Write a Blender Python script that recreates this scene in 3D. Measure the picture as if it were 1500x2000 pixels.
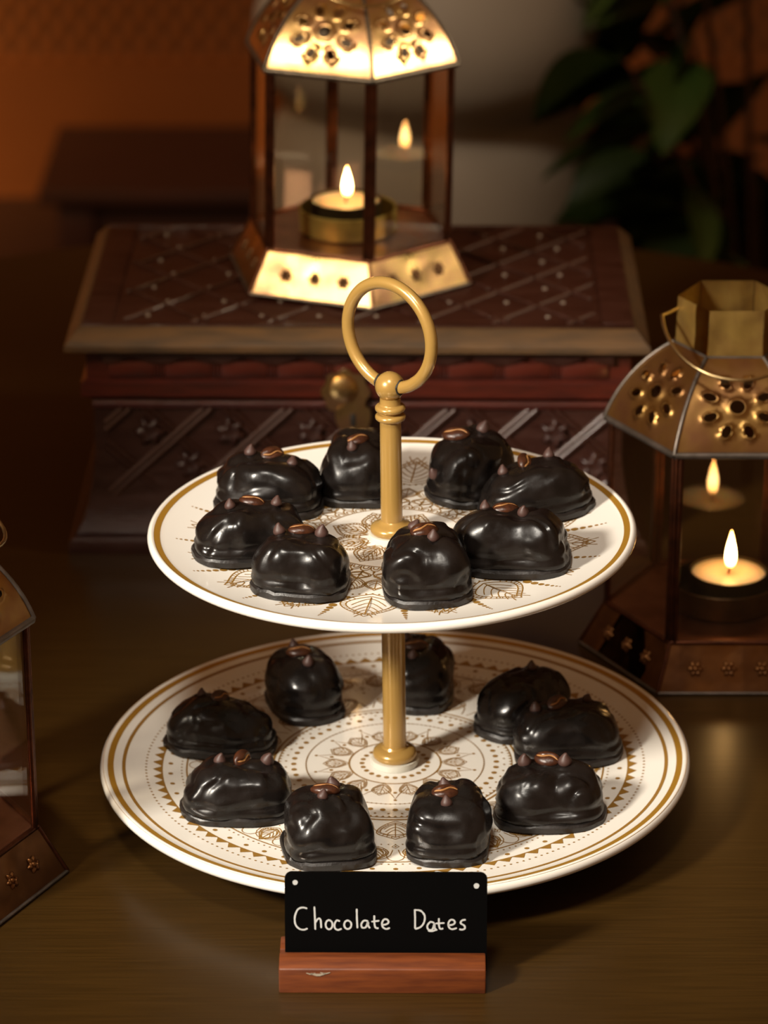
import bpy, bmesh, math, random
from math import sin, cos, pi, radians as R, sqrt, atan2
from mathutils import Vector, Matrix, noise
from mathutils.bvhtree import BVHTree
from mathutils.geometry import delaunay_2d_cdt

for o in list(bpy.data.objects): bpy.data.objects.remove(o)
S = bpy.context.scene
COL = S.collection

# ------------------------------------------------------------------ camera
cam_d = bpy.data.cameras.new('camera'); cam = bpy.data.objects.new('camera', cam_d); COL.objects.link(cam)
cam.location = (-0.00477, -1.3688, 0.7112)
cam.rotation_euler = (R(90 - 22.548), 0, 0)
cam_d.sensor_fit = 'VERTICAL'; cam_d.sensor_height = 36; cam_d.sensor_width = 27
cam_d.lens = 6500 / 2000 * 36
cam_d.clip_start = 0.05; cam_d.clip_end = 50
cam_d.dof.use_dof = True; cam_d.dof.focus_distance = 1.43; cam_d.dof.aperture_fstop = 9.5
S.camera = cam

# ------------------------------------------------------------------ world and lights
W = bpy.data.worlds.new('World'); S.world = W; W.use_nodes = True
W.node_tree.nodes['Background'].inputs[0].default_value = (1.0, 0.47, 0.19, 1)
W.node_tree.nodes['Background'].inputs[1].default_value = 0.20
S.view_settings.view_transform = 'Standard'; S.view_settings.look = 'None'
S.view_settings.exposure = 0.0; S.view_settings.gamma = 1.0
S.cycles.use_denoising = True

def area(name, loc, target, size, energy, color, sizey=None, spread=180):
    l = bpy.data.lights.new(name, 'AREA'); l.energy = energy; l.color = color
    l.shape = 'RECTANGLE' if sizey else 'SQUARE'; l.size = size
    if sizey: l.size_y = sizey
    l.spread = R(spread)
    o = bpy.data.objects.new(name, l); COL.objects.link(o); o.location = loc
    o.rotation_euler = (Vector(target) - Vector(loc)).to_track_quat('-Z', 'Y').to_euler()
    return o
# the photographer's soft box, front left; a second lamp standing front right; unseen lamps added to brighten the wall and vase behind
def spot(name, loc, target, energy, color, size, radius, blend=0.35):
    l = bpy.data.lights.new(name, 'SPOT'); l.energy = energy; l.color = color
    l.spot_size = R(size); l.spot_blend = blend; l.shadow_soft_size = radius
    o = bpy.data.objects.new(name, l); COL.objects.link(o); o.location = loc
    o.rotation_euler = (Vector(target) - Vector(loc)).to_track_quat('-Z', 'Y').to_euler()
    return o
spot('key_light', (-0.16, -0.74, 1.36), (0.01, -0.05, 0.09), 54, (1.0, 0.92, 0.80), 23, 0.13, 0.85)
spot('side_light', (-1.00, -0.94, 0.92), (0.05, -0.05, 0.09), 190, (1.0, 0.91, 0.78), 23, 0.10, 0.5)
spot('lantern_light', (-0.87, -0.62, 1.02), (-0.03, 0.385, 0.19), 62, (1.0, 0.82, 0.55), 13, 0.07, 0.3)
spot('accent_light', (1.08, 0.24, 0.60), (-0.02, 0.385, 0.185), 33, (1.0, 0.82, 0.55), 15, 0.06, 0.3)
area('room_fill', (-1.5, 0.75, 1.5), (-0.95, 2.4, -0.35), 0.4, 5.5, (1.0, 0.5, 0.18), spread=75)
spot('wall_fill', (-1.5, 0.75, 1.5), (-1.0, 2.4, -0.33), 330, (1.0, 0.55, 0.20), 30, 0.1, 1.0)  # added so the lantern's side pane mirrors a bright warm wall
area('vase_fill', (-0.7, 0.2, 1.5), (0.05, 1.4, -0.1), 0.3, 0.8, (1.0, 0.85, 0.66), spread=40)  # added fill that brightens the vase and plant

# ------------------------------------------------------------------ materials
def mat(name, col, rough=0.5, metal=0.0, var=0.0, vscale=200.0, bump=0.0, bscale=400.0, coat=0.0, coatr=0.1,
        col2=None, rvar=0.0, spec=0.5, sub=0.0, stretch=(1, 1, 1), dist=0.001, detail=4):
    m = bpy.data.materials.new(name); m.use_nodes = True
    n = m.node_tree.nodes; L = m.node_tree.links; b = n['Principled BSDF']
    b.inputs['Base Color'].default_value = (*col, 1); b.inputs['Roughness'].default_value = rough
    b.inputs['Metallic'].default_value = metal; b.inputs['Specular IOR Level'].default_value = spec
    b.inputs['Coat Weight'].default_value = coat; b.inputs['Coat Roughness'].default_value = coatr
    if sub:
        b.inputs['Subsurface Weight'].default_value = sub; b.inputs['Subsurface Scale'].default_value = 0.006
        b.inputs['Subsurface Radius'].default_value = (1, .5, .25)
    tc = n.new('ShaderNodeTexCoord'); mp = n.new('ShaderNodeMapping'); mp.inputs['Scale'].default_value = stretch
    L.new(tc.outputs['Object'], mp.inputs['Vector'])
    if col2 is not None or rvar:
        t = n.new('ShaderNodeTexNoise'); t.inputs['Scale'].default_value = vscale; t.inputs['Detail'].default_value = detail
        L.new(mp.outputs[0], t.inputs['Vector'])
        rp = n.new('ShaderNodeValToRGB'); rp.color_ramp.elements[0].position = .35; rp.color_ramp.elements[1].position = .68
        L.new(t.outputs['Fac'], rp.inputs[0])
        if col2 is not None:
            rp.color_ramp.elements[0].color = (*col, 1); rp.color_ramp.elements[1].color = (*col2, 1)
            L.new(rp.outputs[0], b.inputs['Base Color'])
        if rvar:
            mr = n.new('ShaderNodeMapRange'); mr.inputs['To Min'].default_value = rough - rvar; mr.inputs['To Max'].default_value = rough + rvar
            mr.inputs['From Min'].default_value = .3; mr.inputs['From Max'].default_value = .7
            L.new(t.outputs['Fac'], mr.inputs['Value']); L.new(mr.outputs[0], b.inputs['Roughness'])
    if bump:
        t2 = n.new('ShaderNodeTexNoise'); t2.inputs['Scale'].default_value = bscale; t2.inputs['Detail'].default_value = detail
        L.new(mp.outputs[0], t2.inputs['Vector'])
        bp = n.new('ShaderNodeBump'); bp.inputs['Strength'].default_value = bump; bp.inputs['Distance'].default_value = dist
        L.new(t2.outputs['Fac'], bp.inputs['Height']); L.new(bp.outputs[0], b.inputs['Normal'])
    return m

M = {}
M['ceramic'] = mat('ivory_ceramic', (0.76, 0.725, 0.66), 0.22, coat=0.4, coatr=0.08, sub=0.0)
M['print'] = mat('gold_print', (0.31, 0.16, 0.028), 0.42, metal=0.2)
M['rimgold'] = mat('gold_rim', (0.46, 0.24, 0.03), 0.36, metal=0.45)
M['enamel'] = mat('mustard_enamel', (0.41, 0.245, 0.065), 0.27, metal=0.25, coat=0.5, coatr=0.12, bump=0.08, bscale=500, dist=0.0005)
M['washer'] = mat('clear_washer', (0.62, 0.60, 0.52), 0.25)
M['gap'] = mat('dark_gap', (0.01, 0.008, 0.006), 0.6)
M['choc'] = mat('dark_chocolate', (0.0048, 0.0038, 0.0034), 0.27, rvar=0.10, vscale=110, bump=0.10, bscale=330, dist=0.0007, spec=0.34, col2=(0.0080, 0.0058, 0.0050))
M['foot'] = mat('chocolate_foot', (0.0055, 0.0043, 0.0038), 0.42, rvar=0.08, vscale=200, bump=0.25, bscale=700, dist=0.0006, col2=(0.010, 0.007, 0.006))
M['chip'] = mat('milk_chocolate_chip', (0.058, 0.027, 0.021), 0.52, bump=0.1, bscale=800, dist=0.0004)
M['bean'] = mat('coffee_bean', (0.058, 0.017, 0.006), 0.35, col2=(0.030, 0.009, 0.004), vscale=500, bump=0.3, bscale=900, dist=0.0005)
M['chaff'] = mat('bean_chaff', (0.33, 0.15, 0.045), 0.6, bump=0.4, bscale=2000, dist=0.0004)
M['brass'] = mat('worn_brass', (0.62, 0.44, 0.17), 0.31, metal=1.0, col2=(0.52, 0.30, 0.17), vscale=60, rvar=0.05, bump=0.16, bscale=50, dist=0.003, detail=2)
M['neckbrass'] = mat('dull_brass', (0.62, 0.44, 0.13), 0.50, metal=1.0, col2=(0.44, 0.28, 0.09), vscale=60)
M['oldbrass'] = mat('patinated_brass', (0.36, 0.21, 0.065), 0.40, metal=1.0, col2=(0.22, 0.10, 0.045), vscale=55, rvar=0.05, bump=0.2, bscale=50, dist=0.003, detail=2)
M['studdark'] = mat('dark_stud', (0.16, 0.085, 0.04), 0.33, metal=0.9)
M['bronze'] = mat('dimmed_aged_bronze', (0.22, 0.095, 0.030), 0.40, metal=0.9, col2=(0.11, 0.045, 0.018), vscale=60, rvar=0.06, bump=0.25, bscale=60, dist=0.003, detail=2)  # aged bronze, darkened: the right skirt's lack of light is in the colour
M['copper'] = mat('copper_inside', (0.42, 0.20, 0.12), 0.4, metal=1.0, col2=(0.26, 0.11, 0.06), vscale=60)
M['lead'] = mat('solder_lead', (0.10, 0.085, 0.07), 0.42, metal=0.8, col2=(0.16, 0.13, 0.11), vscale=150)
M['darkcopper'] = mat('dark_copper_foil', (0.12, 0.04, 0.018), 0.34, metal=0.9, col2=(0.06, 0.022, 0.012), vscale=150)
M['wire'] = mat('brass_wire', (0.45, 0.33, 0.16), 0.3, metal=1.0)
M['wax'] = mat('candle_wax', (0.86, 0.72, 0.55), 0.45, sub=0.6)
M['alu'] = mat('tarnished_cup', (0.055, 0.04, 0.02), 0.45, metal=0.7)
M['wick'] = mat('burnt_wick', (0.03, 0.012, 0.006), 0.8)
M['wood'] = mat('dark_carved_wood', (0.024, 0.0060, 0.0038), 0.36, col2=(0.040, 0.0115, 0.0068), vscale=30, stretch=(1, 6, 6), rvar=0.08, bump=0.35, bscale=160, dist=0.0015, coat=0.25, coatr=0.25)
M['woodred'] = mat('red_varnished_wood', (0.080, 0.012, 0.006), 0.33, col2=(0.040, 0.008, 0.005), vscale=40, stretch=(1, 8, 8), bump=0.25, bscale=120, dist=0.001, coat=0.3, coatr=0.2)
M['woodpale'] = mat('pale_wood_edge', (0.115, 0.062, 0.026), 0.45, col2=(0.060, 0.038, 0.022), vscale=35, stretch=(1, 5, 5), bump=0.3, bscale=120, dist=0.001)  # paler than the rest of the chest
M['woodstrip'] = mat('sheen_polished_ridge', (0.055, 0.024, 0.017), 0.28, coat=0.35, coatr=0.15)  # lighter than the crossing ridges: sheen on one slant put into the colour
M['inlay'] = mat('pearl_inlay', (0.22, 0.18, 0.15), 0.35)
M['teak'] = mat('teak', (0.150, 0.036, 0.007), 0.45, col2=(0.085, 0.019, 0.005), vscale=45, stretch=(1, 9, 9), bump=0.1, bscale=300, dist=0.0005)
M['scuff'] = mat('pale_scuff', (0.32, 0.27, 0.20), 0.8)
M['board'] = mat('black_board', (0.0012, 0.0011, 0.0011), 0.6, spec=0.05)
M['chalk'] = mat('white_paint_pen', (0.46, 0.47, 0.46), 0.7)
M['vase'] = mat('pale_plaster', (0.29, 0.25, 0.20), 0.7, col2=(0.25, 0.215, 0.17), vscale=8)
M['leaf'] = mat('dark_green_leaf', (0.030, 0.068, 0.008), 0.42, col2=(0.055, 0.085, 0.010), vscale=20)
M['stem'] = mat('brown_stem', (0.06, 0.028, 0.012), 0.7)
M['pot'] = mat('terracotta', (0.16, 0.05, 0.02), 0.7)
M['bench'] = mat('dark_red_wood', (0.035, 0.009, 0.005), 0.55, col2=(0.025, 0.007, 0.004), vscale=10, stretch=(1, 6, 6))
M['floor'] = mat('dark_floor', (0.035, 0.012, 0.006), 0.6)
M['skirt_board'] = mat('orange_brown_board', (0.22, 0.075, 0.016), 0.6, col2=(0.18, 0.06, 0.014), vscale=6)

def tabletop_mat():
    m = mat('brown_tabletop', (0.034, 0.0155, 0.0025), 0.29, spec=0.55)
    n = m.node_tree.nodes; L = m.node_tree.links; b = n['Principled BSDF']
    tc = [x for x in n if x.type == 'TEX_COORD'][0]
    mp = n.new('ShaderNodeMapping'); mp.inputs['Scale'].default_value = (25, 900, 25); L.new(tc.outputs['Object'], mp.inputs[0])
    t = n.new('ShaderNodeTexNoise'); t.inputs['Scale'].default_value = 1; t.inputs['Detail'].default_value = 3; L.new(mp.outputs[0], t.inputs['Vector'])
    rp = n.new('ShaderNodeValToRGB'); rp.color_ramp.elements[0].color = (0.027, 0.0130, 0.0022, 1); rp.color_ramp.elements[1].color = (0.038, 0.0180, 0.0032, 1)
    rp.color_ramp.elements[0].position = .35; rp.color_ramp.elements[1].position = .65
    L.new(t.outputs['Fac'], rp.inputs[0]); L.new(rp.outputs[0], b.inputs['Base Color'])
    bp = n.new('ShaderNodeBump'); bp.inputs['Strength'].default_value = .12; bp.inputs['Distance'].default_value = .0004
    L.new(t.outputs['Fac'], bp.inputs['Height']); L.new(bp.outputs[0], b.inputs['Normal'])
    return m
M['table'] = tabletop_mat()

def rattan_mat():
    m = mat('woven_rattan', (0.20, 0.07, 0.015), 0.65)
    n = m.node_tree.nodes; L = m.node_tree.links; b = n['Principled BSDF']
    tc = [x for x in n if x.type == 'TEX_COORD'][0]
    outs = []
    for rot in (35, -35):
        mp = n.new('ShaderNodeMapping'); mp.inputs['Rotation'].default_value = (0, R(rot), 0); L.new(tc.outputs['Object'], mp.inputs[0])
        w = n.new('ShaderNodeTexWave'); w.inputs['Scale'].default_value = 14; w.bands_direction = 'X'; L.new(mp.outputs[0], w.inputs['Vector']); outs.append(w)
    mx = n.new('ShaderNodeMath'); mx.operation = 'MAXIMUM'; L.new(outs[0].outputs['Fac'], mx.inputs[0]); L.new(outs[1].outputs['Fac'], mx.inputs[1])
    rp = n.new('ShaderNodeValToRGB'); rp.color_ramp.elements[0].color = (0.06, 0.022, 0.006, 1); rp.color_ramp.elements[1].color = (0.21, 0.075, 0.017, 1)
    rp.color_ramp.elements[0].position = .2; rp.color_ramp.elements[1].position = .8
    L.new(mx.outputs[0], rp.inputs[0]); L.new(rp.outputs[0], b.inputs['Base Color'])
    bp = n.new('ShaderNodeBump'); bp.inputs['Strength'].default_value = .5; bp.inputs['Distance'].default_value = .004
    L.new(mx.outputs[0], bp.inputs['Height']); L.new(bp.outputs[0], b.inputs['Normal'])
    return m
M['rattan'] = rattan_mat()

def glass_mat():
    m = bpy.data.materials.new('window_glass'); m.use_nodes = True
    n = m.node_tree.nodes; L = m.node_tree.links; n.clear()
    out = n.new('ShaderNodeOutputMaterial'); mix = n.new('ShaderNodeMixShader')
    tr = n.new('ShaderNodeBsdfTransparent'); tr.inputs[0].default_value = (0.97, 0.955, 0.92, 1)
    gl = n.new('ShaderNodeBsdfGlossy'); gl.inputs['Roughness'].default_value = 0.02
    geo = n.new('ShaderNodeNewGeometry'); dt = n.new('ShaderNodeVectorMath'); dt.operation = 'DOT_PRODUCT'
    L.new(geo.outputs['Incoming'], dt.inputs[0]); L.new(geo.outputs['Normal'], dt.inputs[1])
    def mth(op, a, b_=None):
        x = n.new('ShaderNodeMath'); x.operation = op; x.use_clamp = op == 'ADD'
        L.new(a, x.inputs[0])
        if b_ is not None: x.inputs[1].default_value = b_
        return x.outputs[0]
    ab = mth('ABSOLUTE', dt.outputs['Value'])
    inv = n.new('ShaderNodeMath'); inv.operation = 'SUBTRACT'; inv.inputs[0].default_value = 1; L.new(ab, inv.inputs[1])
    fr = mth('ADD', mth('MULTIPLY', mth('POWER', inv.outputs[0], 4.5), .9), .05)
    L.new(fr, mix.inputs[0]); L.new(tr.outputs[0], mix.inputs[1]); L.new(gl.outputs[0], mix.inputs[2])
    L.new(mix.outputs[0], out.inputs[0])
    return m
M['glass'] = glass_mat()

def flame_mat(strength):
    m = bpy.data.materials.new('candle_flame'); m.use_nodes = True
    n = m.node_tree.nodes; L = m.node_tree.links; n.clear()
    out = n.new('ShaderNodeOutputMaterial'); em = n.new('ShaderNodeEmission')
    tc = n.new('ShaderNodeTexCoord'); sp = n.new('ShaderNodeSeparateXYZ'); L.new(tc.outputs['Object'], sp.inputs[0])
    mr = n.new('ShaderNodeMapRange'); mr.inputs['From Min'].default_value = 0; mr.inputs['From Max'].default_value = .018
    L.new(sp.outputs['Z'], mr.inputs['Value'])
    rp = n.new('ShaderNodeValToRGB'); e = rp.color_ramp.elements
    e[0].color = (0.25, 0.07, 0.015, 1); e[0].position = 0.02; e[1].color = (1.0, 0.42, 0.10, 1); e[1].position = 1.0
    for p, c in ((0.28, (1.0, 0.5, 0.14, 1)), (0.5, (1.0, 0.62, 0.24, 1))):
        x = rp.color_ramp.elements.new(p); x.color = c
    L.new(mr.outputs[0], rp.inputs[0]); L.new(rp.outputs[0], em.inputs[0]); em.inputs[1].default_value = strength
    L.new(em.outputs[0], out.inputs[0])
    return m
M['flame'] = flame_mat(45.0)

# ------------------------------------------------------------------ helpers
def tag(o, label=None, cat=None, group=None, kind=None):
    if label: o['label'] = label
    if cat: o['category'] = cat
    if group: o['group'] = group
    if kind: o['kind'] = kind
    return o
def empty(name, loc=(0, 0, 0), rz=0, rot=None):
    o = bpy.data.objects.new(name, None); COL.objects.link(o); o.location = loc; o.empty_display_size = .02
    o.rotation_euler = rot if rot else (0, 0, rz); return o
def link(name, me, m, parent=None, loc=None, rot=None):
    o = bpy.data.objects.new(name, me); COL.objects.link(o)
    if m is not None and not me.materials: me.materials.append(m)
    if parent: o.parent = parent
    if loc is not None: o.location = loc
    if rot is not None: o.rotation_euler = rot
    return o
def to_mesh(bm, name, smooth=True, angle=None):
    bmesh.ops.recalc_face_normals(bm, faces=bm.faces[:])
    me = bpy.data.meshes.new(name); bm.to_mesh(me); bm.free()
    for p in me.polygons: p.use_smooth = smooth
    if smooth and angle:
        try: me.set_sharp_from_angle(angle=R(angle))
        except Exception: pass
    return me
def bm_box(bm, x0, x1, y0, y1, z0, z1, bevel=0.0, seg=2):
    r = bmesh.ops.create_cube(bm, size=1)
    vs = r['verts']
    bmesh.ops.scale(bm, vec=(x1 - x0, y1 - y0, z1 - z0), verts=vs)
    bmesh.ops.translate(bm, vec=((x0 + x1) / 2, (y0 + y1) / 2, (z0 + z1) / 2), verts=vs)
    if bevel:
        es = list({e for v in vs for e in v.link_edges})
        bmesh.ops.bevel(bm, geom=es, offset=bevel, segments=seg, affect='EDGES', profile=.5)
def box_mesh(name, dims, bevel=0.0):
    bm = bmesh.new(); bm_box(bm, *dims, bevel=bevel); return to_mesh(bm, name, True, 35)
def lathe(name, prof, n=64, angle=40, close=False):
    bm = bmesh.new(); rings = []
    for r, z in prof:
        if r < 1e-6: rings.append([bm.verts.new((0, 0, z))])
        else: rings.append([bm.verts.new((r * cos(2 * pi * i / n), r * sin(2 * pi * i / n), z)) for i in range(n)])
    pairs = list(zip(rings, rings[1:]))
    if close: pairs.append((rings[-1], rings[0]))
    for a, b in pairs:
        for i in range(n):
            j = (i + 1) % n
            if len(a) == 1 and len(b) == 1: continue
            if len(a) == 1: bm.faces.new((a[0], b[i], b[j]))
            elif len(b) == 1: bm.faces.new((a[i], b[0], a[j]))
            else: bm.faces.new((a[i], b[i], b[j], a[j]))
    return to_mesh(bm, name, True, angle)
def tube(name, pts, r, n=10, closed=False, caps=True, angle=60):
    pts = [Vector(p) for p in pts]; bm = bmesh.new(); rings = []; N = len(pts)
    rr = r if isinstance(r, (list, tuple)) else [r] * N
    T = []
    for i in range(N):
        a = pts[(i - 1) % N] if (closed or i > 0) else pts[i]
        b = pts[(i + 1) % N] if (closed or i < N - 1) else pts[i]
        T.append((b - a).normalized())
    up = Vector((0, 0, 1)) if abs(T[0].z) < .9 else Vector((0, 1, 0))
    u = T[0].cross(up).normalized()
    for i in range(N):
        u = (u - T[i] * u.dot(T[i])).normalized(); v = T[i].cross(u)
        rings.append([bm.verts.new(pts[i] + (u * cos(2 * pi * k / n) + v * sin(2 * pi * k / n)) * rr[i]) for k in range(n)])
    m = N if closed else N - 1
    for i in range(m):
        a = rings[i]; b = rings[(i + 1) % N]
        off = 0
        if closed and i == N - 1:
            off = min(range(n), key=lambda s: (a[0].co - b[s].co).length)
        for k in range(n):
            bm.faces.new((a[k], a[(k + 1) % n], b[(k + 1 + off) % n], b[(k + off) % n]))
    if caps and not closed:
        bm.faces.new(rings[0]); bm.faces.new(rings[-1])
    return to_mesh(bm, name, True, angle)
def rect_loft(name, rings, cap=True, angle=30):
    """rings: (x0,x1,y0,y1,z) rectangles lofted bottom to top"""
    bm = bmesh.new(); rs = []
    for x0, x1, y0, y1, z in rings:
        rs.append([bm.verts.new(p) for p in ((x0, y0, z), (x1, y0, z), (x1, y1, z), (x0, y1, z))])
    for a, b in zip(rs, rs[1:]):
        for i in range(4): bm.faces.new((a[i], a[(i + 1) % 4], b[(i + 1) % 4], b[i]))
    if cap: bm.faces.new(rs[0]); bm.faces.new(rs[-1])
    return to_mesh(bm, name, True, angle)

# ================================================================== SETTING
floor_z = -0.45
def plane_box(name, dims, m, kind='structure'):
    o = link(name, box_mesh(name, dims), m); o['kind'] = kind; return o
tag(plane_box('floor', (-3, 3, -2.5, 2.6, floor_z - .05, floor_z), M['floor']), 'dark reddish brown floor behind the table')
tag(plane_box('wall_back', (-3, 3, 2.42, 2.6, floor_z, 2.2), M['rattan']), 'orange brown woven rattan wall')
tag(plane_box('baseboard_back', (-3, 3, 2.395, 2.42, floor_z, -0.29), M['skirt_board']), 'plain orange brown board along the rattan wall')

# oval table
def oval(a, b, n=160): return [(a * cos(2 * pi * i / n), b * sin(2 * pi * i / n)) for i in range(n)]
tbl = empty('oval_table', (-0.03, 0.10, floor_z))
def oval_slab(name, prof):
    bm = bmesh.new(); rs = []
    for s, z in prof: rs.append([bm.verts.new(((.61 + s) * cos(2 * pi * i / 160), (.76 + s) * sin(2 * pi * i / 160), z)) for i in range(160)])
    for a, b in zip(rs, rs[1:]):
        for i in range(160): bm.faces.new((a[i], a[(i + 1) % 160], b[(i + 1) % 160], b[i]))
    bm.faces.new(rs[0]); bm.faces.new(rs[-1]); return to_mesh(bm, name, True, 40)
link('table_top', oval_slab('table_top', [(-.006, .425), (0, .428), (0, .447), (-.003, .45)]), M['table'], tbl)
link('pedestal', lathe('pedestal', [(0, 0), (.26, 0), (.26, .02), (.1, .05), (.07, .2), (.1, .40), (.2, .425), (0, .425)], 48), M['bench'], tbl)
tag(tbl, 'brown satin oval table carrying the stand and lanterns', 'table')

# ================================================================== TIERED STAND
stand = empty('tiered_cake_stand', (0.0005, 0, 0), rot=(0, R(-0.75), 0))
tag(stand, 'two tier ivory and gold plate stand with mustard gold ring handle', 'cake stand')

def plate_top(r, Rp, well, rim):
    t = max(0.0, (r / Rp - .66) / .34)
    return well + (rim - well) * (t ** 1.6)
def plate_mesh(name, Rp, well, rim, th):
    prof = [(0, well - th)]
    prof += [(Rp * .55, well - th), (Rp * .56, well - th - .003), (Rp * .60, well - th - .003), (Rp * .62, well - th + .0005)]
    for k in range(7):
        r = Rp * (.66 + .30 * k / 6); prof.append((r, plate_top(r, Rp, well, rim) - th))
    zt = rim - th * .5
    for k in range(9):
        a = -pi / 2 + pi * k / 8; prof.append((Rp - th * .5 + th * .5 * cos(a), zt + th * .5 * sin(a)))
    for k in range(24):
        r = (Rp - th * .7) * (1 - k / 24); prof.append((r, plate_top(r, Rp, well, rim)))
    prof.append((0, well))
    return lathe(name, prof, 160, 60)

class Print:
    """flat ribbons and dots of gold print following the plate's surface"""
    def __init__(s, Rp, well, rim, lift=.00012):
        s.bm = bmesh.new(); s.Rp = Rp; s.h = lambda r: plate_top(r, Rp, well, rim) + lift
    def v(s, p):
        x, y = p[0] * s.Rp, p[1] * s.Rp
        return s.bm.verts.new((x, y, s.h(sqrt(x * x + y * y))))
    def line(s, pts, w, closed=False):
        n = len(pts); L = []
        for i in range(n):
            a = pts[(i - 1) % n] if (closed or i > 0) else pts[i]
            b = pts[(i + 1) % n] if (closed or i < n - 1) else pts[i]
            dx, dy = b[0] - a[0], b[1] - a[1]; d = sqrt(dx * dx + dy * dy) or 1
            nx, ny = -dy / d * w / 2, dx / d * w / 2
            L.append((s.v((pts[i][0] + nx, pts[i][1] + ny)), s.v((pts[i][0] - nx, pts[i][1] - ny))))
        for i in range(n if closed else n - 1):
            a, b = L[i], L[(i + 1) % n]
            s.bm.faces.new((a[0], a[1], b[1], b[0]))
    def ring(s, r, w, n=240): s.line([(r * cos(2 * pi * i / n), r * sin(2 * pi * i / n)) for i in range(n)], w, True)
    def dot(s, c, rad, n=10, sq=1.0, ang=0):
        s.bm.faces.new([s.v((c[0] + rad * (cos(ang) * cos(2 * pi * i / n) - sin(ang) * sq * sin(2 * pi * i / n)),
                             c[1] + rad * (sin(ang) * cos(2 * pi * i / n) + cos(ang) * sq * sin(2 * pi * i / n)))) for i in range(n)])
    def dots(s, r, rad, n, off=0.0):
        for i in range(n):
            a = 2 * pi * (i + off) / n; s.dot((r * cos(a), r * sin(a)), rad)
    def poly(s, pts): s.bm.faces.new([s.v(p) for p in pts])
    def pol(s, a, r, t): return (r * cos(a) - t * sin(a), r * sin(a) + t * cos(a))
    def leaf(s, a, r0, r1, hw, lw, scallop=True, veins=4, nested=True, point=.62):
        """pointed leaf pointing outward"""
        def out(k, n=14):
            c = (r0 + r1) / 2 - .04 * (r1 - r0); pts = []
            for i in range(n + 1):
                u = i / n
                t = hw * k * (sin(pi * min(1, u / (2 * point) if u < point else .5 + .5 * (u - point) / (1 - point)))) ** (.8 if u < point else 1.25)
                rr = c + (r0 + (r1 - r0) * u - c) * (k if k < 1 else 1)
                pts.append((rr, t))
            return pts
        A = out(1.0); B = out(.80)
        full = [s.pol(a, r, t) for r, t in A] + [s.pol(a, r, -t) for r, t in reversed(A)]
        s.line(full, lw)
        if nested:
            s.line([s.pol(a, r, t) for r, t in B] + [s.pol(a, r, -t) for r, t in reversed(B)], lw)
        if scallop:
            for (p, q) in list(zip(A, B))[2:-1]:
                for sg in (1, -1): s.line([s.pol(a, p[0], sg * p[1]), s.pol(a, q[0], sg * q[1])], lw * .8)
        s.line([s.pol(a, r0 + (r1 - r0) * .12, 0), s.pol(a, r0 + (r1 - r0) * .86, 0)], lw)
        for k in range(veins):
            u = .18 + .15 * k
            for sg in (1, -1):
                pts = []
                for j in range(5):
                    q = j / 4
                    pts.append(s.pol(a, r0 + (r1 - r0) * (u + .26 * q ** 1.6), sg * hw * .60 * q * (1 - .12 * k)))
                s.line(list(reversed(pts)), lw * .9)
    def arch(s, a, r, w, h, lw, n=9):
        s.line([s.pol(a, r + h * sin(pi * i / (n - 1)) ** .7, w * cos(pi * i / (n - 1))) for i in range(n)], lw)
    def mesh(s, name): return to_mesh(s.bm, name, False)

# ---- lower plate
LP = dict(Rp=.135, well=.018, rim=.0245)
lower = link('lower_plate', plate_mesh('lower_plate', .135, .018, .0245, .0052), M['ceramic'], stand)
tag(lower, 'larger ivory plate with concentric gold mandala rings')
P = Print(**LP)
P.ring(.972, .036); link('rim_band_print', P.mesh('rim_band_print'), M['rimgold'], lower)
P = Print(**LP); P.ring(.920, .012); link('thin_band_print', P.mesh('thin_band_print'), M['print'], lower)
P = Print(**LP); lw = .0050
P.dots(.845, .0042, 230)
P.ring(.792, .006)
for i in range(96):
    a = 2 * pi * i / 96; d = pi / 96
    P.poly([P.pol(a - d, .792, 0), P.pol(a + d, .792, 0), P.pol(a, .823, 0)])
P.dots(.763, .0085, 64)
P.dots(.725, .0036, 200); P.ring(.708, .006)
n = 32
for i in range(n):
    a = 2 * pi * (i + .5) / n
    P.leaf(a, .60, .70, .040, lw * .8, True, 3, True, .4)
    P.leaf(a, .61, .70, .024, lw * .7, False, 0, False, .4)
    P.arch(a, .62, .052, .07, lw * .7); P.arch(a + pi / n, .65, .03, .05, lw * .7)
    b = a + pi / n
    c = P.pol(b, .60, 0); q = .012
    P.line([P.pol(b, .60 + q, 0), P.pol(b, .60, q), P.pol(b, .60 - q, 0), P.pol(b, .60, -q)], lw * .7, True); P.dot(c, .004)
n = 16
for i in range(n):
    a = 2 * pi * i / n
    P.leaf(a, .425, .55, .062, lw * .8, True, 3)
    P.arch(a, .43, .076, .09, lw * .7)
    P.dot(P.pol(a + pi / n, .56, 0), .006)
P.dots(.585, .003, 160)
P.ring(.415, .008); P.ring(.398, .004)
for i in range(120):
    a = 2 * pi * i / 120; d = pi / 160
    P.poly([P.pol(a - d, .398, 0), P.pol(a + d, .398, 0), P.pol(a, .386, 0)])
P.dots(.345, .0098, 52); P.dots(.372, .0045, 52, .5)
P.dots(.303, .0036, 120); P.ring(.303, .0028)
n = 14
for i in range(n):
    a = 2 * pi * i / n
    P.leaf(a, .158, .245, .033, lw * .62, True, 3)
    b = a + pi / n
    P.line([P.pol(b, .20, -.03), P.pol(b, .235, -.012), P.pol(b, .268, 0), P.pol(b, .235, .012), P.pol(b, .20, .03)], lw * .7)
    P.dot(P.pol(b, .222, 0), .007); P.dot(P.pol(b, .276, 0), .006)
P.ring(.156, .006); P.dots(.112, .0092, 24)
link('mandala_print', P.mesh('mandala_print'), M['print'], lower)

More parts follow.
